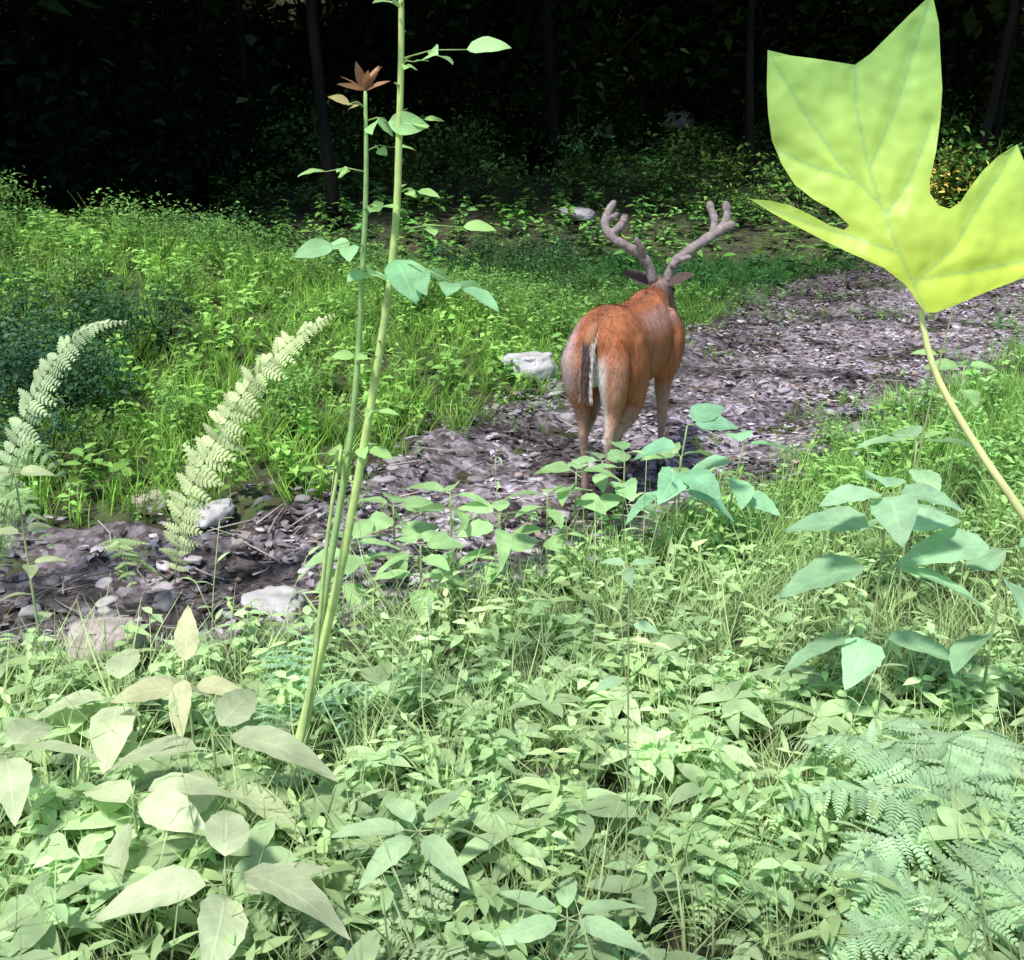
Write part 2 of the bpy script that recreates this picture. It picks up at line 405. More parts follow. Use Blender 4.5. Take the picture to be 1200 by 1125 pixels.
n=4600;x=rng.uniform(-17,17,n);y=rng.uniform(13,34,n);k=(trail_d(x,y)>1.1)&(np.abs(x)<.5*y+3);x,y=x[k],y[k]
scatter(sh,WEED,x,y,rng.uniform(.2,.5,len(x)),tints(len(x),(.15,.32,.08),.5),.2)
n=330;x=rng.uniform(-14,20,n);y=rng.uniform(16.5,36,n)
scatter(sh,BUSHB,x,y,rng.uniform(.5,1.4,n),tints(n,(.12,.24,.06),.5),.1)
scatter(sh,BUSHB,np.array([6.2,6.7,6.4,5.9]),np.array([17.0,17.4,17.8,17.3]),np.array([.8,1.0,1.2,.7]),tints(4,(.80,.76,.14),.1),.1)  # yellow bushes: a sunlit patch of foliage put into the leaf colour
buf_obj('forest_floor_plants',sh,[M_dark])
us=Buf()
n=200;x=rng.uniform(-24,24,n);y=rng.uniform(21,44,n)
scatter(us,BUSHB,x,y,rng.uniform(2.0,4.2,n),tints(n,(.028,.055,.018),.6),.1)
n=40;x=rng.uniform(-14,-4.5,n);y=rng.uniform(14,20,n)
scatter(us,BUSHB,x,y,rng.uniform(1.6,3.0,n),tints(n,(.010,.020,.011),.4),.1)  # understory leaves tinted near black: deep woodland shade painted into colour
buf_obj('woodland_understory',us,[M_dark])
lt=Buf();lv=[]
for _ in range(6):
    b=Buf();V,F,U=leaf_geo(1,.6,rng.uniform(-.3,.4),rng.uniform(-.3,.5),3,wave=.12);b.add(V,F,(1,1,1),U);lv.append(b.arr())
n=52000;x=rng.uniform(-5,8,n);y=rng.uniform(3,15.5,n);k=(trail_d(x,y)+.15*wob(x,y,3,1))<1.16;x,y=x[k],y[k]
k=(pn(x,y,1.8,8)*2+rng.normal(0,.35,len(x)))>-.3;x,y=x[k],y[k]
pal=np.array([(.62,.57,.62),(.42,.33,.29),(.20,.15,.13),(.74,.69,.73),(.10,.08,.07),(.50,.48,.58)])
dm=damp(x,y)[:,None]
ct=pal[rng.integers(0,6,len(x))]*rng.uniform(.7,1.2,(len(x),1))*(1-.68*dm)
scatter(lt,lv,x,y,rng.uniform(.02,.08,len(x)),ct,.3,.062)
buf_obj('leaf_litter',lt,[M_litter])
tg=Buf();n=9000;x=rng.uniform(-3.5,6,n);y=rng.uniform(3,13,n);k=(trail_d(x,y)<1.12);x,y=x[k],y[k];k=(pn(x,y,1.1,5)*1.3+.5*trail_d(x,y)**3>.36);x,y=x[k],y[k]
scatter(tg,TUFTF+WEEDS,x,y,rng.uniform(.04,.12,len(x)),tints(len(x),(.36,.60,.22),.3),.3,.03)
buf_obj('trail_seedlings',tg,[M_fine])
tw=Buf()
for _ in range(160):
    k=int(rng.integers(60,340));c=cl[k];o=rng.uniform(-.9,.9)*c[2];px=c[0]+Nn[k,0]*o;py=c[1]+Nn[k,1]*o
    a=rng.uniform(0,6.28);l=rng.uniform(.08,.35);pts=[]
    for q in(-.5,0,.5):
        xx=px+math.cos(a)*l*q+rng.normal(0,.01);yy=py+math.sin(a)*l*q;pts.append((xx,yy,float(height(xx,yy))+.07))
    stem_into(tw,pts,.005,.0025,np.array((.5,.44,.42))*rng.uniform(.3,1.2),4)
buf_obj('fallen_twigs',tw,[M_stem])

# ---------------------------------------------------------------- rocks
import bmesh
def rock_mesh(name,sx,sy,sz,mat,seed,sub=4):
    bm=bmesh.new();bmesh.ops.create_icosphere(bm,subdivisions=sub,radius=1)
    for v in bm.verts:
        c=v.co.copy();d=1+.45*noise.noise(c*1.1+Vector((seed,0,0)))+.16*noise.noise(c*3+Vector((0,seed,0)))
        c=c*d;c.z=max(min(c.z,.55+.12*noise.noise(c*2)+.2*c.x),-.6)
        v.co=Vector((c.x*sx,c.y*sy,c.z*sz))
    me=bpy.data.meshes.new(name);bm.to_mesh(me);bm.free();me.materials.append(mat)
    for p in me.polygons:p.use_smooth=True
    return me
def rock(name,x,y,sx,sy,sz,mat,seed,sink=.3):
    o=obj(name,rock_mesh(name,sx,sy,sz,mat,seed));o.location=(x,y,float(height(x,y))+sz*sink);o.rotation_euler=(0.05,.08,seed)
rock('rock',.14,7.45,.23,.13,.12,M_rock,.4,1.0)
rock('rock',-.95,4.02,.17,.11,.05,M_rock,2.0,1.4)
rock('rock',-1.42,3.42,.13,.11,.12,M_rockp,3.1,1.0)
rock('rock',-1.42,4.92,.13,.08,.06,M_rock,4.4,1.0)
rock('rock',-1.75,5.0,.09,.08,.06,M_rockp,5.4,.8)
rock('rock',-1.25,4.75,.07,.05,.04,M_rockp,1.4,1.0)
rock('rock',1.75,26,.5,.3,.40,M_rock,6.4,1.0)
rock('rock',4.0,27.5,.6,.3,.35,M_rock,7.4,1.0)
rock('rock',1.0,17,.30,.25,.16,M_rock,8.4,.7)
sb=Buf()
for k in range(90):
    q=int(rng.integers(80,320));c=cl[q];o=rng.uniform(-1,1)*c[2];s=rng.uniform(.012,.055)
    me=rock_mesh('t',s*rng.uniform(1,1.8),s,s*.55,M_rock,k*1.7,2);V=np.array([tuple(v.co) for v in me.vertices]);F=np.array([tuple(p.vertices) for p in me.polygons])
    a=rng.uniform(0,6.28);R2=np.array([[math.cos(a),-math.sin(a),0],[math.sin(a),math.cos(a),0],[0,0,1]])
    px=c[0]+Nn[q,0]*o;py=c[1]+Nn[q,1]*o
    sb.add(V@R2.T+np.array([px,py,float(height(px,py))+.05]),F,np.array([.5,.46,.48])*rng.uniform(.4,1.3));bpy.data.meshes.remove(me)
buf_obj('trail_stones',sb,[M_stem])

# ---------------------------------------------------------------- trees
def tree_mesh(name,H,r0,seed):
    b=Buf();lean=rng.normal(0,.5,2)
    P=spline([(0,0,-.3),(rng.normal(0,.15),rng.normal(0,.15),H*.3),(lean[0]*.6,lean[1]*.6,H*.6),(lean[0],lean[1],H)],12)
    R=np.linspace(r0,r0*.25,12);R[0]*=1.5;R[1]*=1.15
    V,F=tube_geo(P,R,10);b.add(V,F,(1,1,1),m=0)
    cl_=[]
    for k in range(12):
        t=rng.uniform(.45,.98);q=P[int(t*11)];a=rng.uniform(0,6.28);l=rng.uniform(1.6,3.5)
        e=q+np.array([math.cos(a)*l,math.sin(a)*l,rng.uniform(.3,1.6)])
        V,F=tube_geo(spline([q,(q+e)/2+(0,0,-.15),e],5),np.linspace(r0*.35,.02,5),5);b.add(V,F,(1,1,1),m=0)
        cl_+= [e,(q+e)/2+rng.normal(0,.4,3)]
    cl_.append(P[-1]);cl_=np.array(cl_)
    n=1900
    c=cl_[rng.integers(0,len(cl_),n)]+rng.normal(0,.62,(n,3))
    d=rng.normal(0,1,(n,3));d[:,2]*=.4;d/=np.linalg.norm(d,axis=1)[:,None]
    q=np.cross(d,rng.normal(0,.35,(n,3))+np.array([0,0,1]));q/=np.linalg.norm(q,axis=1)[:,None]
    l=rng.uniform(.32,.58,(n,1))
    V=np.stack([c-d*l*.5,c+q*l*.32,c+d*l*.5,c-q*l*.32],1).reshape(-1,3)
    k=np.arange(n)*4;F=np.vstack([np.stack([k,k+1,k+2],1),np.stack([k,k+2,k+3],1)])
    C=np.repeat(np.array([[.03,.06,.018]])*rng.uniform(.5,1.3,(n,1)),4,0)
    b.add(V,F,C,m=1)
    return make_mesh(name,*b.arr(),[M_bark,M_dark])
TM=[tree_mesh('tree_%d'%k,rng.uniform(9,11),rng.uniform(.05,.11),k) for k in range(5)]
cnt=0
for gy in np.arange(15.5,44,4.6):
    for gx in np.arange(-24,25,4.8):
        px=gx+rng.normal(0,.9)+(2.2 if int(gy)%2 else 0);py=gy+rng.normal(0,.9)
        if trail_d(px,py)<1.5: py+=3.0
        if abs(px)>.6*py+7: continue
        if math.hypot(px-4.8,py-14.6)<3.8: continue
        o=obj('deciduous_tree',TM[int(rng.integers(5))]);o.location=(px,py,float(height(px,py)))
        o.rotation_euler=(0,0,rng.uniform(0,6.28));s=rng.uniform(.95,1.2);o.scale=(s,s,s*rng.uniform(.95,1.1));cnt+=1
for px,py in((-9.5,12.5),(-11,9),(-6.5,14.5)):  # trees added at the left, mostly out of view, to darken that side
    o=obj('deciduous_tree',TM[int(rng.integers(5))]);o.location=(px,py,float(height(px,py)));o.rotation_euler=(0,0,rng.uniform(0,6.28))

# ---------------------------------------------------------------- tulip poplar sapling
S=.70/1287*1.0
OUT=[(1078,368),(1055,335),(1030,316),(1000,300),(970,283),(940,265),(908,246),(882,230),(905,232),(930,238),(955,252),(975,264),(990,269),(995,264),
(978,247),(955,232),(935,214),(920,188),(909,160),(903,130),(901,100),(900,58),(925,66),(950,71),(975,75),(1000,78),(1015,68),(1035,48),(1055,28),(1077,8),
(1086,40),(1092,75),(1096,110),(1095,145),(1090,180),(1083,215),(1083,230),(1092,244),(1105,248),(1118,240),(1130,222),(1145,203),(1165,185),(1192,169),(1203,200),(1212,250),(1222,300),
(1205,322),(1180,332),(1150,343),(1115,357),(1090,367)]
O2=np.array([((u-1078)*S,(368-v)*S) for u,v in OUT])
vein_px=[[(1078,368),(1045,290),(1018,200),(1003,130),(1000,80)],[(1050,300),(1000,278),(940,255),(885,231)],[(1030,240),(985,190),(945,130),(903,62)],
[(1018,200),(1045,130),(1062,70),(1075,12)],[(1065,335),(1110,290),(1150,230),(1190,172)],[(1062,330),(1130,320),(1218,302)],[(1034,255),(1060,215),(1085,150)],[(1000,210),(960,195),(915,170)]]
VE=[np.array([((u-1078)*S,(368-v)*S) for u,v in L_]) for L_ in vein_px]
def inside(px,py,poly):
    c=np.zeros(px.shape,bool);n=len(poly)
    for i in range(n):
        x1,y1=poly[i];x2,y2=poly[(i+1)%n]
        k=((y1>py)!=(y2>py))&(px<(x2-x1)*(py-y1)/(y2-y1+1e-15)+x1);c^=k
    return c
g=.0018
GX,GY=np.meshgrid(np.arange(O2[:,0].min(),O2[:,0].max(),g),np.arange(O2[:,1].min(),O2[:,1].max(),g))
GX=GX.ravel()+rng.uniform(-.0003,.0003,GX.size);GY=GY.ravel()+rng.uniform(-.0003,.0003,GY.size)
k=inside(GX,GY,O2)
def segd(px,py,A,B):
    d=B-A;t=np.clip(((px-A[0])*d[0]+(py-A[1])*d[1])/(d@d),0,1);return np.hypot(px-A[0]-d[0]*t,py-A[1]-d[1]*t)
dmin=np.min([segd(GX,GY,O2[i],O2[(i+1)%len(O2)]) for i in range(len(O2))],0)
k&=dmin>.0009
pts=[Vector(p) for p in O2]+[Vector((a,b)) for a,b in zip(GX[k],GY[k])]
res=delaunay_2d_cdt(pts,[],[list(range(len(O2)))],1,1e-7)
P2=np.array([tuple(v) for v in res[0]]);F=np.array([f for f in res[2] if len(f)==3])
dv=np.min([segd(P2[:,0],P2[:,1],L_[i],L_[i+1]) for L_ in VE for i in range(len(L_)-1)],0)
nz=np.array([noise.noise(Vector((a*28,b*28,.3))) for a,b in P2]);nz2=np.array([noise.noise(Vector((a*120,b*120,5.3))) for a,b in P2])
zz=.005*np.sin(P2[:,0]*34+1)+.005*np.cos(P2[:,1]*26)-1.0*P2[:,0]**2+.0022*(1-np.exp(-(dv/.006)**2))+.004*nz+.0008*nz2
J=np.array([.26,.697,1.728]);R_=np.array([1,0,0.]);Up=nrm([0,.25,.968]);Nf=np.cross(R_,Up)
V=J+P2[:,:1]*R_+P2[:,1:2]*Up+zz[:,None]*Nf
vv=np.exp(-(dv/.0011)**2)[:,None]
edge=np.clip(P2[:,1:2]/.17,0,1)
C=np.array([.72,.88,.10])*(1-edge)+np.array([.48,.80,.22])*edge
C=C*(1+.10*nz[:,None]+.08*nz2[:,None])*(1-.30*vv)+vv*np.array([.0,.08,.08])
pop=bpy.data.objects.new('tulip_poplar_sapling',None);COL.objects.link(pop)
b=Buf();b.add(V,F,C);buf_obj('leaf',b,[M_hero],pop)
b=Buf()
stem_into(b,spline([J+(0,.001,.002),(.272,.688,1.69),(.298,.668,1.645),(.33,.652,1.60),(.42,.63,1.47)],16),.0019,.0032,(.74,.80,.34),8)
stem_into(b,spline([(.58,.58,float(height(.58,.58))),(.52,.6,.8),(.43,.63,1.45),(.47,.66,2.1)],14),.009,.004,(.28,.30,.14),8)
buf_obj('stem',b,[M_stem],pop)

# ---------------------------------------------------------------- tall thin saplings
def add_leaf(b,pos,d,L,W,c,bend=.2,roll=0,up=(0,0,1),nst=9,serr=.0,base=.8):
    V,F,U=leaf_geo(L,W,bend,.22,nst,serr,1.0,base,.02);b.add(orient(V,pos,d,up,roll),F,c,U)
def compound(b,p0,d,L,lf,c,pairs=2,cs=(.34,.50,.18)):
    d=nrm(d);p0=np.asarray(p0,float);e=p0+d*L
    stem_into(b,[p0,p0+d*L*.5+(0,0,.01),e],.0022,.0012,cs,4,1)
    side=nrm(np.cross(d,(0,0,1)))
    for k in range(pairs):
        q=p0+d*L*(.45+.4*k/max(pairs-1,1))
        for s in(-1,1):
            add_leaf(b,q,side*s+d*.5+rng.normal(0,.2,3),lf*rng.uniform(.7,1.1),lf*.55,np.array(c)*rng.uniform(.85,1.15),.25,rng.normal(.0,.5),up=(0,-.4,.8))
    add_leaf(b,e,d+rng.normal(0,.1,3),lf*1.15,lf*.66,c,.25,rng.normal(0,.4),up=(0,-.4,.8))
b=Buf();G=(.42,.68,.24)
st=spline([(-.655,2.70,-.02),(-.495,2.80,.57),(-.384,2.81,1.06),(-.30,2.8,1.507),(-.274,2.8,1.81),(-.26,2.8,2.1),(-.262,2.8,2.45)],30)
V,F=tube_geo(st,np.linspace(.0140,.0056,30),8);b.add(V,F,(.56,.72,.26),m=1)
for k in range(3,29,1):
    a=rng.uniform(0,6.28);d=np.array([math.cos(a),math.sin(a),.4])
    stem_into(b,[st[k],st[k]+d*.014,st[k]+d*.024],.005,.0006,(.42,.50,.20),5,1)
compound(b,(-.27,2.8,1.97),(1,-.25,.12),.17,.09,(.50,.78,.36),1)
compound(b,(-.262,2.8,2.08),(-.5,-.5,.35),.06,.07,(.50,.78,.36),1)
compound(b,(-.27,2.8,1.95),(.6,-.4,.2),.05,.035,G,1)
compound(b,(-.272,2.8,1.83),(1,.2,.05),.06,.045,G,1)
compound(b,(-.28,2.8,1.66),(.8,-.2,.1),.05,.05,G,1)
compound(b,(-.29,2.8,1.57),(1,-.1,.06),.17,.07,G,1)
compound(b,(-.30,2.8,1.50),(.8,-.5,-.25),.22,.10,(.36,.68,.36),2)
add_leaf(b,(-.29,2.78,1.50),(.35,-.5,-.45),.13,.11,(.36,.70,.38),.2,.1)
compound(b,(-.40,2.8,1.10),(.8,-.2,.1),.05,.05,G,1)
compound(b,(-.35,2.8,1.25),(-.8,-.3,.1),.06,.05,G,1)
buf_obj('thorny_sapling',b,[M_leaf,M_stem])
b=Buf()
st=spline([(-.625,2.76,-.02),(-.525,2.83,.57),(-.428,2.84,1.06),(-.378,2.83,1.507),(-.361,2.82,1.713),(-.355,2.82,1.9)],26)
V,F=tube_geo(st,np.linspace(.0115,.0045,26),8);b.add(V,F,(.36,.54,.22),m=1)
V,F=tube_geo(spline([(-.635,2.70,-.02),(-.55,2.74,.4),(-.50,2.76,.75),(-.455,2.8,1.0)],12),np.linspace(.009,.004,12),6);b.add(V,F,(.46,.60,.24),m=1)
for k in range(9):
    a=k*.8+.2;add_leaf(b,(-.355,2.82,1.9),(math.cos(a)*.8,math.sin(a)*.5,rng.uniform(.2,1.4)),rng.uniform(.05,.08),.024,(.52,.28,.17),.1,rng.normal(0,.8))
compound(b,(-.357,2.82,1.83),(1,-.3,-.05),.06,.085,(.44,.74,.32),1)
compound(b,(-.357,2.82,1.86),(-.7,-.3,.2),.04,.045,(.5,.45,.2),1)
compound(b,(-.36,2.82,1.71),(-1,-.2,.02),.10,.06,G,1)
compound(b,(-.36,2.82,1.76),(.9,.2,.1),.07,.05,G,1)
compound(b,(-.37,2.82,1.62),(.6,-.5,.1),.06,.05,G,1)
compound(b,(-.377,2.82,1.53),(-.8,-.5,.05),.08,.09,(.36,.64,.32),1)
compound(b,(-.377,2.82,1.46),(.4,-.7,.1),.04,.09,(.36,.64,.32),1)
compound(b,(-.43,2.83,.98),(-1,-.2,.05),.07,.08,G,1)
compound(b,(-.42,2.83,1.0),(.6,-.3,-.05),.04,.07,G,1)
buf_obj('red_tipped_sapling',b,[M_leaf,M_stem])

# ---------------------------------------------------------------- broad-leaved plants
def broad(name,x,y,h,leaves,c=(.34,.54,.24),lean=(0,0),r=.006,sc=(.36,.44,.22)):
    b=Buf();z0=float(height(x,y));
    P=spline([(x,y,z0-.02),(x+lean[0]*.4,y+lean[1]*.4,z0+h*.5),(x+lean[0],y+lean[1],z0+h)],8)
    V,F=tube_geo(P,np.linspace(r,r*.55,8),6);b.add(V,F,sc,m=1)
    for (az,L,W,t,el) in leaves:
        a=math.radians(az);p=P[min(int(t*7),7)]
        d=np.array([math.cos(a)*math.cos(el),math.sin(a)*math.cos(el),math.sin(el)])
        pt=p+d*L*.18
        stem_into(b,[p,pt],.0022,.0016,sc,4,1)
        add_leaf(b,pt,d,L,W,np.array(c)*rng.uniform(.78,1.12),rng.uniform(.15,.5),rng.normal(0,.3),nst=11,base=.7,serr=.04)
    return buf_obj(name,b,[M_leaf,M_stem])
BG=(.46,.73,.44)
broad('broadleaf_plant',1.09,3.0,.80,[(200,.20,.12,1,.1),(340,.17,.11,1,.15),(260,.18,.13,1,0),(20,.24,.14,.9,.1),(150,.26,.15,.9,.05),(80,.2,.12,1,.2),(180,.26,.17,.75,-.1),(-20,.28,.16,.72,-.1),(-5,.26,.14,.5,-.15),(190,.26,.15,.5,-.1),(240,.2,.12,.45,0)],BG)
broad('broadleaf_plant',1.45,3.0,.62,[(180,.26,.15,1,.1),(0,.25,.16,1,.1),(270,.22,.14,.9,.1),(90,.2,.12,.9,.1),(220,.22,.12,.6,0)],BG)
broad('broadleaf_plant',.27,2.15,.93,[(30,.07,.04,1,.1),(150,.06,.03,1,.2),(260,.06,.03,1,.1),(340,.06,.03,.93,0),(200,.07,.035,.85,0)],(.44,.66,.38),(-.02,.02),.003)
broad('broadleaf_plant',.66,4.35,.66,[(0,.18,.12,1,.1),(170,.18,.11,.95,0),(250,.2,.13,.85,-.05),(40,.2,.12,1,.3),(300,.22,.13,.75,-.1),(200,.22,.13,.65,-.1),(350,.22,.14,.6,-.1)],(.36,.70,.42),(.06,0))
broad('broadleaf_plant',.95,4.6,.50,[(10,.2,.12,1,.1),(180,.2,.12,.95,0),(270,.2,.12,.85,-.05),(90,.2,.12,1,.3),(320,.2,.12,.7,-.1)],(.38,.70,.40),(.06,0))
broad('broadleaf_plant',.50,4.65,.46,[(10,.17,.10,1,.1),(180,.18,.11,.95,0),(270,.17,.11,.85,.1),(100,.15,.09,1,.3),(230,.17,.1,.7,.1),(320,.17,.1,.7,0)],(.42,.70,.34))
broad('broadleaf_plant',.28,4.55,.40,[(a,.17,.095,t,.15) for a,t in((0,1),(80,1),(160,1),(240,.9),(300,.8))],(.44,.70,.30))
broad('broadleaf_plant',.78,4.85,.38,[(a,.16,.09,t,.15) for a,t in((30,1),(110,1),(190,1),(260,.9),(320,.8))],(.44,.70,.30))
broad('broadleaf_plant',.42,4.85,.38,[(a,.15,.085,t,.15) for a,t in((30,1),(110,1),(190,1),(260,.9),(320,.8))],(.44,.72,.34))
for (bx,by,bh) in ((-.25,4.2,.42),(-.5,4.35,.34),(-.05,4.1,.36),(-.35,3.9,.30),(.15,4.4,.34),(-.65,4.1,.28)):
    broad('broadleaf_plant',bx,by,bh,[(a+rng.uniform(-20,20),rng.uniform(.13,.2),rng.uniform(.07,.10),t,rng.uniform(-.05,.35)) for a,t in((0,1),(75,1),(150,1),(220,.95),(290,.9),(20,.6),(190,.6),(270,.55))],(.46,.72,.32))
PL=(.68,.76,.48)
broad('broadleaf_plant',-1.15,2.85,.27,[(10,.22,.11,1,.1),(100,.2,.1,1,.2),(190,.24,.12,.95,.1),(280,.24,.12,.9,0)],PL)
broad('broadleaf_plant',-.93,2.8,.36,[(95,.16,.07,1,1.1),(0,.14,.07,.9,.1),(200,.18,.09,.9,.1),(270,.16,.07,1,-.5)],(.76,.76,.46))
broad('broadleaf_plant',-.78,2.5,.33,[(-10,.28,.11,1,.05),(70,.2,.1,1,.2),(180,.25,.12,.95,.1),(-30,.26,.11,.7,-.05),(260,.2,.1,.8,0)],PL)
broad('broadleaf_plant',-.92,2.28,.28,[(20,.2,.1,1,.1),(140,.2,.1,.9,.1),(265,.2,.11,.9,-.5),(330,.2,.1,1,0)],PL)
broad('broadleaf_plant',-.62,1.98,.28,[(-15,.25,.12,1,0),(100,.2,.1,1,.2),(190,.24,.12,.95,.1),(280,.2,.11,.9,0),(35,.22,.10,.8,0)],PL)
broad('broadleaf_plant',-.22,2.18,.24,[(a,.18,.06,1,.15) for a in(0,60,120,180,240,300)],(.54,.74,.42))
broad('broadleaf_plant',-1.3,2.45,.3,[(a,.2,.1,1,.1) for a in(10,80,150,220,300)],PL)
broad('broadleaf_plant',.12,1.95,.2,[(a,.15,.05,1,.15) for a in(20,90,150,210,330)],(.50,.72,.40))
broad('broadleaf_plant',1.5,3.9,.7,[(a,.2,.11,t,.1) for a,t in((0,1),(90,1),(180,1),(270,.9),(30,.7),(200,.65))],(.44,.70,.38))
broad('broadleaf_plant',2.1,5.0,.75,[(a,.16,.09,t,.1) for a,t in((0,1),(90,1),(180,1),(270,.9),(30,.7),(200,.65))],(.42,.68,.28))
broad('broadleaf_plant',1.75,4.6,1.25,[(a,.11,.05,t,.2) for a,t in((0,1),(120,1),(240,1),(60,.85),(180,.8),(300,.7),(20,.6),(200,.5))],(.48,.72,.30),(.12,0),.005)
broad('broadleaf_plant',-1.62,3.4,.75,[(a,.10,.05,t,.2) for a,t in((0,1),(120,1),(240,1),(60,.85),(180,.8),(300,.7),(20,.6),(200,.5),(90,.4))],(.56,.66,.36))
for k in range(34):
    bx=rng.uniform(-1.2,1.7);by=rng.uniform(2.0,4.7);hh=rng.uniform(.3,.6)
    broad('tall_grass_stem',bx,by,hh,[(rng.uniform(0,360),rng.uniform(.05,.1),.014,t,rng.uniform(.1,.7)) for t in(.3,.5,.7,.85,1)],(.6,.78,.4),(rng.normal(0,.12),rng.normal(0,.06)),.0020,(.62,.72,.38))

# ---------------------------------------------------------------- ferns
b=Buf();YG=(.76,.88,.48);FU=(0,-.7,.7)
frond_into(b,[(-1.4,4.19,0),(-1.34,4.2,.31),(-1.19,4.2,.60),(-1.0,4.2,.876),(-.82,4.2,1.04),(-.67,4.2,1.12)],.105,YG,46,up=FU,droop=.5,sub=6,ratio=.42,irr=.15)
frond_into(b,[(-1.42,4.19,0),(-1.52,4.05,.2),(-1.50,3.9,.30),(-1.42,3.78,.14)],.11,(.50,.68,.30),16)
buf_obj('fern',b,[M_fine])
b=Buf()
frond_into(b,[(-2.15,4.2,0),(-2.08,4.2,.31),(-1.95,4.2,.667),(-1.8,4.2,.91),(-1.64,4.2,1.06),(-1.47,4.2,1.09)],.095,(.62,.78,.46),42,up=FU,droop=.5,sub=6,ratio=.42,irr=.15)
for e in((-1.75,3.9,.25),(-1.9,3.6,.2),(-2.3,3.9,.3),(-1.7,4.1,.4)):
    m_=np.array([(-2.15+e[0])/2,(4.2+e[1])/2,e[2]+.2]);frond_into(b,[(-2.15,4.2,0),m_,e],.1,(.42,.62,.30),15)
buf_obj('fern',b,[M_fine])
def bigfern(x,y,fr,c):
    b=Buf();z=float(height(x,y))
    for az,L,h in fr:
        a=math.radians(az);d=np.array([math.cos(a),math.sin(a),0]);o=np.array([x,y,z])
        frond_into(b,[o,o+d*L*.25+(0,0,h*.8),o+d*L*.65+(0,0,h),o+d*L+(0,0,h*.65)],.13,np.array(c)*rng.uniform(.8,1.1),26,sub=9,ratio=.24,irr=.13)
    buf_obj('fern',b,[M_fine])
bigfern(1.15,2.35,[(175,.50,.22),(140,.5,.26),(100,.45,.26),(60,.4,.26),(205,.48,.18),(290,.4,.2),(0,.4,.22)],(.54,.76,.46))
bigfern(.98,2.0,[(150,.35,.18),(200,.36,.16),(40,.4,.2),(0,.4,.2)],(.50,.72,.42))
ff=Buf();x=rng.uniform(-2,2,14);y=rng.uniform(1.7,3.2,14);k=(np.abs(x)<.5*y+.2)
scatter(ff,FERN,x[k],y[k],rng.uniform(.25,.4,14)[k],tints(int(k.sum()),(.54,.76,.42)),.15)
buf_obj('fern_patch',ff,[M_fine])

# ---------------------------------------------------------------- deer
TH=math.radians(24);HX,HY=.46,5.22;HZ=float(height(HX,HY))+.035
deer=bpy.data.objects.new('white_tailed_deer',None);COL.objects.link(deer)
deer.location=(HX,HY,HZ);deer.rotation_euler=(0,0,math.pi/2-TH)
def W2L(p):
    dx,dy=p[0]-HX,p[1]-HY
    return (dx*math.sin(TH)+dy*math.cos(TH),-dx*math.cos(TH)+dy*math.sin(TH),p[2]-HZ)
body=Buf()
def limb(P,R,n=16,k=4):
    Ps=spline(P,len(P)*k);Rr=np.asarray(R,float)
    if Rr.ndim==1:Rr=np.stack([Rr,Rr],1)
    t=np.linspace(0,len(P)-1,len(Ps));Rs=np.stack([np.interp(t,np.arange(len(P)),Rr[:,q]) for q in(0,1)],1)
    V,F=tube_geo(Ps,Rs,n,side=(0,1,0));body.add(V,F,(1,1,1))
limb([(-.235,0,.83),(-.20,0,.835),(-.12,0,.835),(0,0,.83),(.15,0,.80),(.32,0,.775),(.48,0,.77),(.62,0,.78),(.74,0,.80),(.83,0,.83)],
     [(.05,.07),(.105,.13),(.150,.182),(.168,.200),(.170,.198),(.180,.21),(.18,.22),(.16,.21),(.12,.17),(.07,.11)],24)
def leg_h(s,dx):
    y=s
    limb([(.0,.075*y,.86),(.03,.105*y,.74),(.05+dx*.2,.115*y,.62),(.05+dx*.4,.11*y,.53),(-.05+dx*.7,.095*y,.46),(-.14+dx,.085*y,.41)],
         [(.10,.15),(.095,.15),(.075,.115),(.055,.08),(.038,.052),(.026,.036)])
    limb([(-.14,.07*y,.90),(-.165,.085*y,.78),(-.155+dx*.3,.095*y,.66),(-.13+dx*.6,.09*y,.54),(-.15+dx,.085*y,.43)],
         [(.06,.07),(.085,.085),(.07,.075),(.042,.052),(.024,.032)])
    limb([(-.165+dx,.085*y,.455),(-.15+dx,.085*y,.40),(-.13+dx,.085*y,.30),(-.115+dx,.085*y,.19),(-.105+dx,.085*y,.11),(-.075+dx,.085*y,.06),(-.06+dx,.085*y,.035)],
         [(.018,.022),(.026,.034),(.020,.024),(.018,.020),(.023,.027),(.018,.02),(.02,.024)],12)
leg_h(1,.07);leg_h(-1,-.04)
def leg_f(s,dx):
    y=s
    limb([(.62,.09*y,.88),(.66,.125*y,.76),(.62,.125*y,.64),(.59+dx*.3,.11*y,.54),(.61+dx*.6,.10*y,.42),(.62+dx*.8,.095*y,.33),(.615+dx,.09*y,.22),(.61+dx,.09*y,.11),(.64+dx,.09*y,.06),(.655+dx,.09*y,.035)],
         [(.06,.10),(.075,.125),(.065,.10),(.046,.062),(.034,.038),(.028,.032),(.018,.02),(.022,.025),(.018,.02),(.02,.024)])
leg_f(1,-.12);leg_f(-1,.06)
Hd=W2L((.835,6.20,.99));hx,hy,hz=Hd
limb([(.62,0,.84),(.76,hy*.25,.875),(.88,hy*.6,.895),(hx-.02,hy,.925)],[(.12,.19),(.10,.14),(.080,.11),(.060,.08)])
limb([(hx-.07,hy,.945),(hx-.01,hy,.955),(hx+.07,hy,.925),(hx+.15,hy,.87),(hx+.22,hy,.815),(hx+.26,hy,.785)],
     [(.035,.04),(.066,.072),(.058,.066),(.042,.048),(.032,.036),(.024,.026)])
V,F,C,U,M=body.arr()
bo=obj('body',make_mesh('body',V,F,C,U,M,[M_fur]),deer)
bpy.context.view_layer.objects.active=bo;bo.select_set(True)
r=bo.modifiers.new('r','REMESH');r.mode='VOXEL';r.voxel_size=.010;r.use_smooth_shade=True
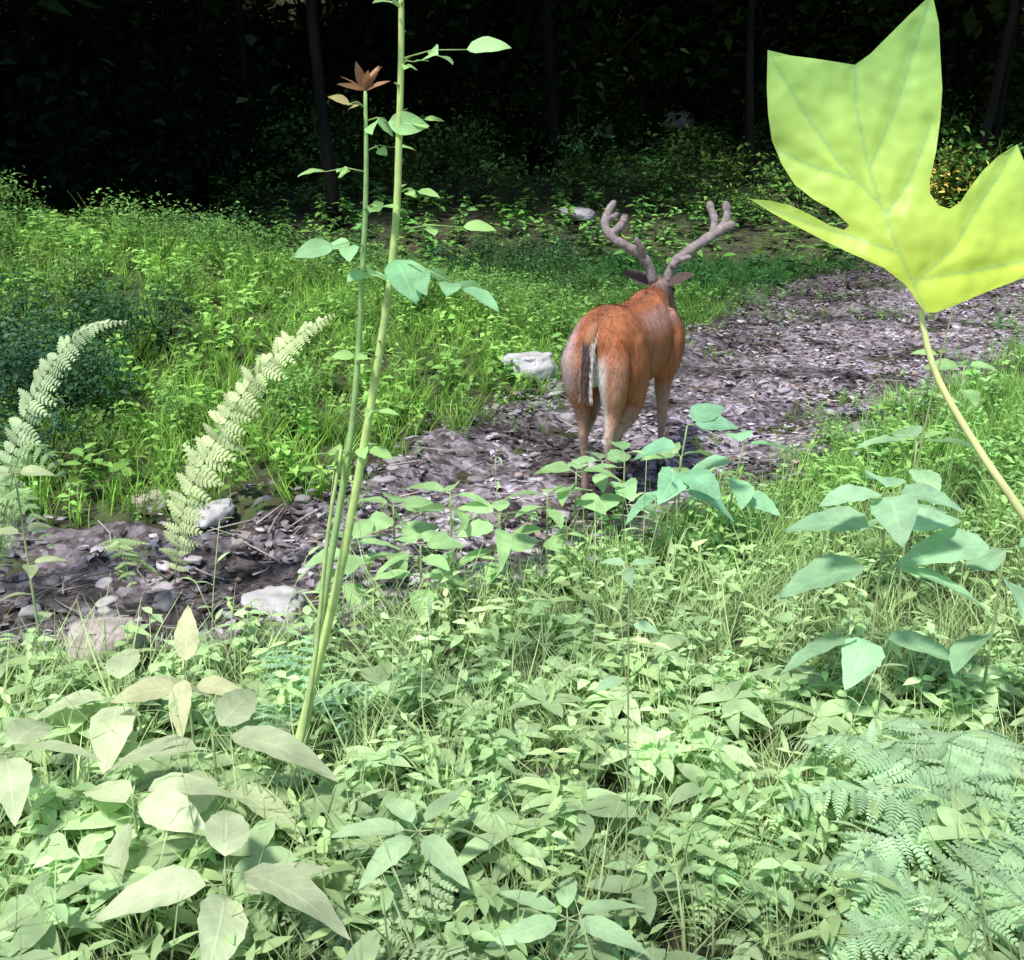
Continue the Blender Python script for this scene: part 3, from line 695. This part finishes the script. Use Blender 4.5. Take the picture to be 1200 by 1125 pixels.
s=bo.modifiers.new('s','SMOOTH');s.factor=.6;s.iterations=7
bpy.ops.object.modifier_apply(modifier='r');bpy.ops.object.modifier_apply(modifier='s')
me=bo.data;n=len(me.vertices);co=np.zeros(n*3,np.float32);me.vertices.foreach_get('co',co);co=co.reshape(-1,3)
for a_ in('Col','luv'):
    if a_ in me.attributes: me.attributes.remove(me.attributes[a_])
x_,y_,z_=co[:,0],co[:,1],co[:,2]
def sst(a,b,v):t=np.clip((v-a)/(b-a),0,1);return t*t*(3-2*t)
def mix(A,B,t):return A*(1-t[:,None])+np.asarray(B)*t[:,None]
nzf=np.array([noise.fractal(Vector((float(a)*5,float(b_)*5,float(c_)*3)),1.0,2.0,3) for a,b_,c_ in co])
Cc=np.tile(np.array([.52,.20,.09]),(n,1))
Cc=mix(Cc,(.40,.13,.055),np.clip(.45+nzf*1.2,0,1)*.8)
Cc=mix(Cc,(.20,.075,.05),sst(.08,.0,np.abs(y_))*sst(.90,1.0,z_)*.75)
Cc=mix(Cc,(.48,.33,.27),sst(.60,.43,z_)*.9)
Cc=mix(Cc,(.54,.34,.28),sst(-.15,-.23,x_)*sst(.9,.75,z_)*.45)
Cc=mix(Cc,(.60,.53,.60),sst(.05,.13,y_)*sst(-.02,-.15,x_)*sst(.45,.65,z_)*np.clip(.8+nzf,0,1)*.85)  # grey-lilac sheen on the left rump painted into the coat colour
Cc=mix(Cc,(.52,.42,.44),sst(-.06,-.13,y_)*sst(.0,.3,x_)*sst(.80,.92,z_)*.4)
Cc=mix(Cc,(.76,.72,.72),sst(.07,.03,np.abs(y_+.025))*sst(.86,.74,z_)*sst(-.05,-.12,x_))
Cc=mix(Cc,(.68,.63,.60),sst(.60,.56,z_)*sst(.09,.05,np.abs(y_))*sst(.0,.1,x_)*sst(.62,.5,x_)*.9)
Cc=mix(Cc,(.27,.19,.17),sst(.36,.18,z_)*.65)
Cc=mix(Cc,(.28,.21,.20),sst(.76,.92,x_)*.8)
at=me.attributes.new('Col','FLOAT_COLOR','POINT');at.data.foreach_set('color',np.hstack([Cc,np.ones((n,1))]).astype(np.float32).ravel())
if not me.materials: me.materials.append(M_fur)
me.update();nv=np.zeros(n*3,np.float32);me.vertices.foreach_get('normal',nv);nv=nv.reshape(-1,3)
sel=rng.integers(0,n,34000);p=co[sel]+rng.normal(0,.003,(len(sel),3));nn=nv[sel]
dn=np.tile(np.array([-.55,0,-.75]),(len(sel),1))+rng.normal(0,.22,(len(sel),3));dn-=nn*(dn*nn).sum(1)[:,None];dn/=np.linalg.norm(dn,axis=1)[:,None]
sd=np.cross(dn,nn);l=rng.uniform(.014,.028,(len(sel),1));l*=np.where(co[sel][:,2:3]<.45,.5,1)
tri=np.stack([p-sd*.0013,p+sd*.0013,p+dn*l+nn*l*.22],1).reshape(-1,3)
fb=Buf();fb.add(tri,np.arange(len(tri)).reshape(-1,3),np.repeat(Cc[sel]*rng.uniform(.8,1.25,(len(sel),1)),3,0))
buf_obj('coat_hair',fb,[M_fur],deer,False)
b=Buf()
Pt=spline([(-.19,0,.965),(-.245,0,.93),(-.27,.0,.86),(-.268,.005,.76),(-.255,.01,.655)],12)
V,F=tube_geo(Pt,np.stack([np.interp(np.linspace(0,1,12),[0,.3,.75,1],[.024,.028,.026,.008]),np.interp(np.linspace(0,1,12),[0,.5,1],[.02,.016,.005])],1),14,side=(0,1,0))
c=np.tile(np.array([.085,.05,.045]),(len(V),1));ed=V[:,1]<-.016;c[ed]=(.7,.66,.66);c[V[:,2]>.9]=(.36,.16,.09);b.add(V,F,c)
for _ in range(900):
    k=rng.integers(2,12);o=rng.uniform(-1,1);q=Pt[k]+np.array([-.014*(1-o*o),o*.026,0]);
    e=q+np.array([-.01+rng.normal(0,.006),o*.010+rng.normal(0,.004),-rng.uniform(.03,.06)])
    c=(.7,.66,.66) if (o<-.6 or o>.95) else np.array((.10,.06,.055))*rng.uniform(.6,1.6)
    b.add([q+(0,.0015,0),q-(0,.0015,0),e],[(0,1,2)],c)
buf_obj('tail',b,[M_fur],deer)
b=Buf()
def ant(P,r0,r1):
    P=[W2L(p) for p in P];m=max(10,len(P)*4);Q=spline(P,m)
    R=np.linspace(r0,r1,m)*1.42*(1+.08*np.sin(np.arange(m)*1.3));R[-1]*=.35;R[-2]*=.8
    V,F=tube_geo(Q,R,10);b.add(V,F,(1,1,1))
    for _ in range(260):
        k=rng.integers(0,m-1);o=nrm(rng.normal(0,1,3));q=Q[k]+(Q[k+1]-Q[k])*rng.uniform()+o*R[k]*.9;s_=nrm(rng.normal(0,1,3))*.0012
        b.add([q+s_,q-s_,q+o*.009],[(0,1,2)],(1,1,1))
ant([(.79,6.17,.95),(.755,6.15,1.05),(.70,6.13,1.11),(.63,6.12,1.155),(.565,6.12,1.19),(.518,6.14,1.24),(.512,6.17,1.295),(.538,6.2,1.345),(.566,6.22,1.39)],.020,.015)
ant([(.535,6.13,1.22),(.585,6.18,1.245),(.618,6.22,1.285),(.622,6.24,1.31)],.016,.014)
ant([(.72,6.14,1.09),(.705,6.10,1.14),(.672,6.07,1.205)],.016,.011)
ant([(.513,6.16,1.29),(.55,6.19,1.305),(.585,6.22,1.32)],.014,.012)
ant([(.87,6.2,.95),(.90,6.18,1.05),(.955,6.17,1.105),(1.04,6.17,1.165),(1.12,6.18,1.215),(1.17,6.2,1.245),(1.235,6.22,1.262)],.020,.021)
ant([(1.11,6.18,1.21),(1.118,6.21,1.29),(1.10,6.24,1.345),(1.09,6.25,1.385)],.016,.015)
ant([(1.15,6.2,1.235),(1.185,6.22,1.29),(1.188,6.24,1.34),(1.18,6.25,1.385)],.016,.015)
ant([(.89,6.16,1.04),(.93,6.13,1.08),(.985,6.10,1.10)],.015,.011)
buf_obj('antlers',b,[M_velvet],deer)
b=Buf()
for s,d in((1,(-.25,.95,.30)),(-1,(-.10,-.95,.32))):
    V,F,U=leaf_geo(.175,.085,-.12,.55,10,vein=0,base=.75)
    p=np.array((hx-.03,hy+s*.05,.985));A=orient(V,p,d,up=(-.5,0,.6));b.add(A,F,(.10,.07,.065),U)
    b.add(A+np.array([.006,0,.0]),F[:,::-1],(.4,.33,.30),U)
buf_obj('ears',b,[M_fur],deer)
def ell(b,c,r,col,n=12):
    t=np.linspace(0,np.pi,n);P=np.stack([c[0]+0*t,c[1]+0*t,c[2]-np.cos(t)*r[2]],1)
    V,F=tube_geo(P,np.stack([np.sin(t)*r[0]+1e-4,np.sin(t)*r[1]+1e-4],1),14,side=(1,0,0));b.add(V,F,col)
b=Buf()
for s in(-1,1): ell(b,(hx+.055,hy+s*.058,.945),(.016,.010,.014),(1,1,1))
ell(b,(hx+.275,hy,.79),(.016,.022,.018),(1,1,1));buf_obj('eyes_and_nose',b,[M_black],deer)
b=Buf()
for fx,fy in((-.06+.07,.085),(-.06-.04,-.085),(.655-.12,.09),(.655+.06,-.09)):
    for s in(-1,1):
        V,F=tube_geo([(fx-.012,fy+s*.012,.055),(fx,fy+s*.012,.03),(fx+.012,fy+s*.012,-.005)],[(.011,.016),(.014,.026),(.016,.034)],10,side=(0,1,0));b.add(V,F,(1,1,1))
buf_obj('hooves',b,[M_black],deer)

# ---------------------------------------------------------------- light, sky, camera
w=bpy.data.worlds.new('World');scene.world=w;w.use_nodes=True;nt=w.node_tree
bg=nt.nodes['Background'];sk=nt.nodes.new('ShaderNodeTexSky');sk.sky_type='NISHITA';sk.sun_disc=False
sv=Vector((-.30,-.45,1.0)).normalized()
sk.sun_elevation=math.asin(sv.z);sk.sun_rotation=math.atan2(sv.x,sv.y)
nt.links.new(sk.outputs[0],bg.inputs[0]);bg.inputs[1].default_value=.15
sl=bpy.data.lights.new('sun','SUN');sl.energy=4.6;sl.angle=math.radians(7);sl.color=(1,.97,.9)
so=bpy.data.objects.new('sun',sl);COL.objects.link(so);so.rotation_euler=sv.to_track_quat('Z','Y').to_euler();so.location=(0,0,20)
cam=bpy.data.cameras.new('camera');cam.sensor_width=36;cam.lens=36*1287/1200;cam.clip_start=.02;cam.clip_end=500
cobj=bpy.data.objects.new('camera',cam);COL.objects.link(cobj);cobj.location=(0,0,1.85);cobj.rotation_euler=(math.radians(90-18.5),0,0)
scene.camera=cobj
scene.view_settings.view_transform='Standard';scene.view_settings.look='None';scene.view_settings.exposure=0
print('trees',cnt)
